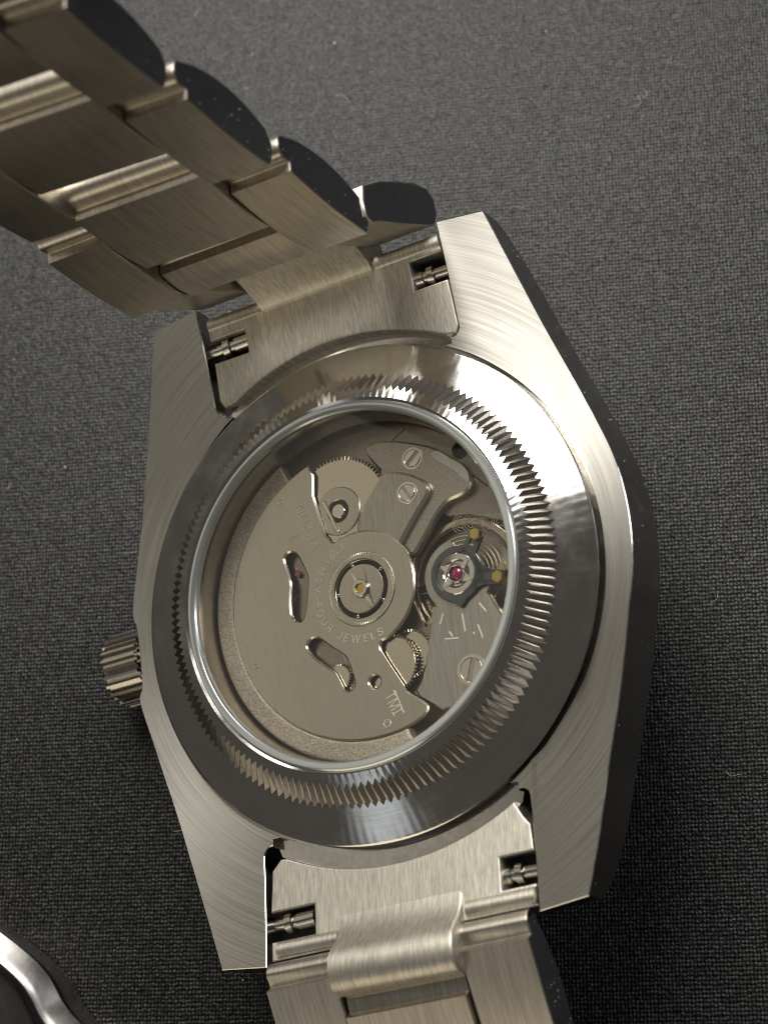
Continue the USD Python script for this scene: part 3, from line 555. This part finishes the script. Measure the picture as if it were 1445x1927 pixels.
# ---------------------------------------------------------------- polished piece at the lower left corner
edge = [[-28.91, -20.72], [-27.86, -21.45], [-26.62, -22.34], [-25.29, -23.4], [-24.33, -24.41], [-23.69, -25.37], [-22.93, -26.7], [-21.62, -27.98], [-20.22, -29.01], [-18.86, -31.77], [-18.09, -34.77], [-18.66, -37.85], [-19.28, -40.78], [-19.59, -43.85], [-20.77, -46.72], [-23.12, -48.8], [-25.52, -50.6], [-27.71, -52.75], [-30.38, -54.35], [-33.51, -54.55], [-36.52, -54.35], [-39.56, -54.58], [-42.66, -54.23], [-45.26, -52.5], [-47.44, -50.37], [-49.88, -48.59], [-52.14, -46.42], [-53.16, -43.48], [-53.45, -40.42], [-54.14, -37.5], [-54.6, -34.4], [-53.65, -31.44], [-51.91, -28.89], [-50.51, -26.25], [-48.96, -23.52], [-46.43, -21.72], [-43.45, -20.86], [-40.67, -19.79], [-37.77, -18.62], [-34.67, -18.68], [-31.8, -19.89], [-28.91, -20.72]]
ev = np.array(edge); ev = chaikin(ev, 3, False)
cen = np.array([-36.35, -36.89])
prof = [(0.0, 0.2), (-0.15, 2.2), (-0.05, 4.2), (0.05, 4.55), (0.2, 4.75), (1.2, 5.35), (1.75, 5.6), (1.95, 5.55), (2.05, 5.2), (3.2, 4.1), (5.0, 3.6), (8.0, 3.4)]
rows = []
for d, h in prof:
    q = ev + (cen - ev) / np.linalg.norm(cen - ev, axis=1, keepdims=True) * d
    rows.append(np.column_stack([q, np.full(len(q), h)]))
n = len(ev); vv = np.vstack(rows); ff = []
i = np.arange(n - 1)
for k in range(len(prof) - 1): ff += [np.column_stack([k * n + i, k * n + i + 1, (k + 1) * n + i + 1]), np.column_stack([k * n + i, (k + 1) * n + i + 1, (k + 1) * n + i])]
obj('steel_rim', (vv, np.vstack(ff)), 'rim_steel', smooth=60, label='polished wavy steel rim of another object at the lower left corner of the cloth', category='metal rim')

# ---------------------------------------------------------------- dust and lint
fl = trimesh.Trimesh(cv, cf[~up], process=False); keep = np.nonzero((fl.face_normals[:, 0] > 0.55) & (fl.triangles_center[:, 2] > -5.2))[0]
pk = rng.choice(keep, 34, p=fl.area_faces[keep] / fl.area_faces[keep].sum()); sp = []
for f_ in pk:
    a_, b_ = rng.random(2)
    if a_ + b_ > 1: a_, b_ = 1 - a_, 1 - b_
    t_ = fl.triangles[f_]; sp.append(speck(t_[0] + a_ * (t_[1] - t_[0]) + b_ * (t_[2] - t_[0]) + fl.face_normals[f_] * 0.01, 0.018 + 0.04 * rng.random() ** 3))
obj('dust', sp, 'lint', W, smooth=False, kind='stuff')
def fibre(c, length, r, curl):
    """A bent hair of lint lying about c."""
    a_ = rng.uniform(0, 2 * math.pi); p_ = [np.array(c, float)]
    for k in range(7): a_ += rng.normal(0, curl); p_.append(p_[-1] + np.array([math.cos(a_), math.sin(a_), rng.normal(0, 0.12)]) * length / 7)
    vs, fs = [], []
    for k, q in enumerate(p_):
        d_ = p_[min(k + 1, 7)] - p_[max(k - 1, 0)]; d_ /= np.linalg.norm(d_); u_ = np.cross(d_, [0, 0, 1.0]); u_ /= np.linalg.norm(u_); w_ = np.cross(d_, u_)
        vs += [q + r * (u_ * math.cos(t) + w_ * math.sin(t)) for t in (0, 2.1, 4.2)]
        if k < 7: fs += [t for j in range(3) for t in ((3 * k + j, 3 * k + (j + 1) % 3, 3 * k + 3 + (j + 1) % 3), (3 * k + j, 3 * k + 3 + (j + 1) % 3, 3 * k + 3 + j))]
    return np.array(vs), np.array(fs)
sp = []
for _ in range(7):
    t_, r_ = rng.uniform(0, 2 * math.pi), rng.uniform(4.5, 9.8); sp.append(fibre((-abs(r_ * math.cos(t_)), r_ * math.sin(t_) * 0.8 - 1.5, 0.03), rng.uniform(0.4, 0.9), 0.012, 0.5))
for _ in range(26):
    t_, r_ = rng.uniform(1.9, 4.9), rng.uniform(4.3, 10.0); sp.append(speck((r_ * math.cos(t_), r_ * math.sin(t_), 0.015), rng.uniform(0.015, 0.03)))
obj('dust', sp, 'lint', W, smooth=False, kind='stuff')
sp = [fibre((rng.uniform(-45, 45), rng.uniform(-40, 70), 0.30), rng.uniform(0.5, 1.6), 0.014, 0.5) for _ in range(70)] + [speck((rng.uniform(-45, 45), rng.uniform(-40, 70), 0.22), rng.uniform(0.03, 0.08)) for _ in range(120)]
obj('lint', sp, 'lint', smooth=False, kind='stuff', label='pale specks and short hairs of lint caught on the black cloth', category='lint')
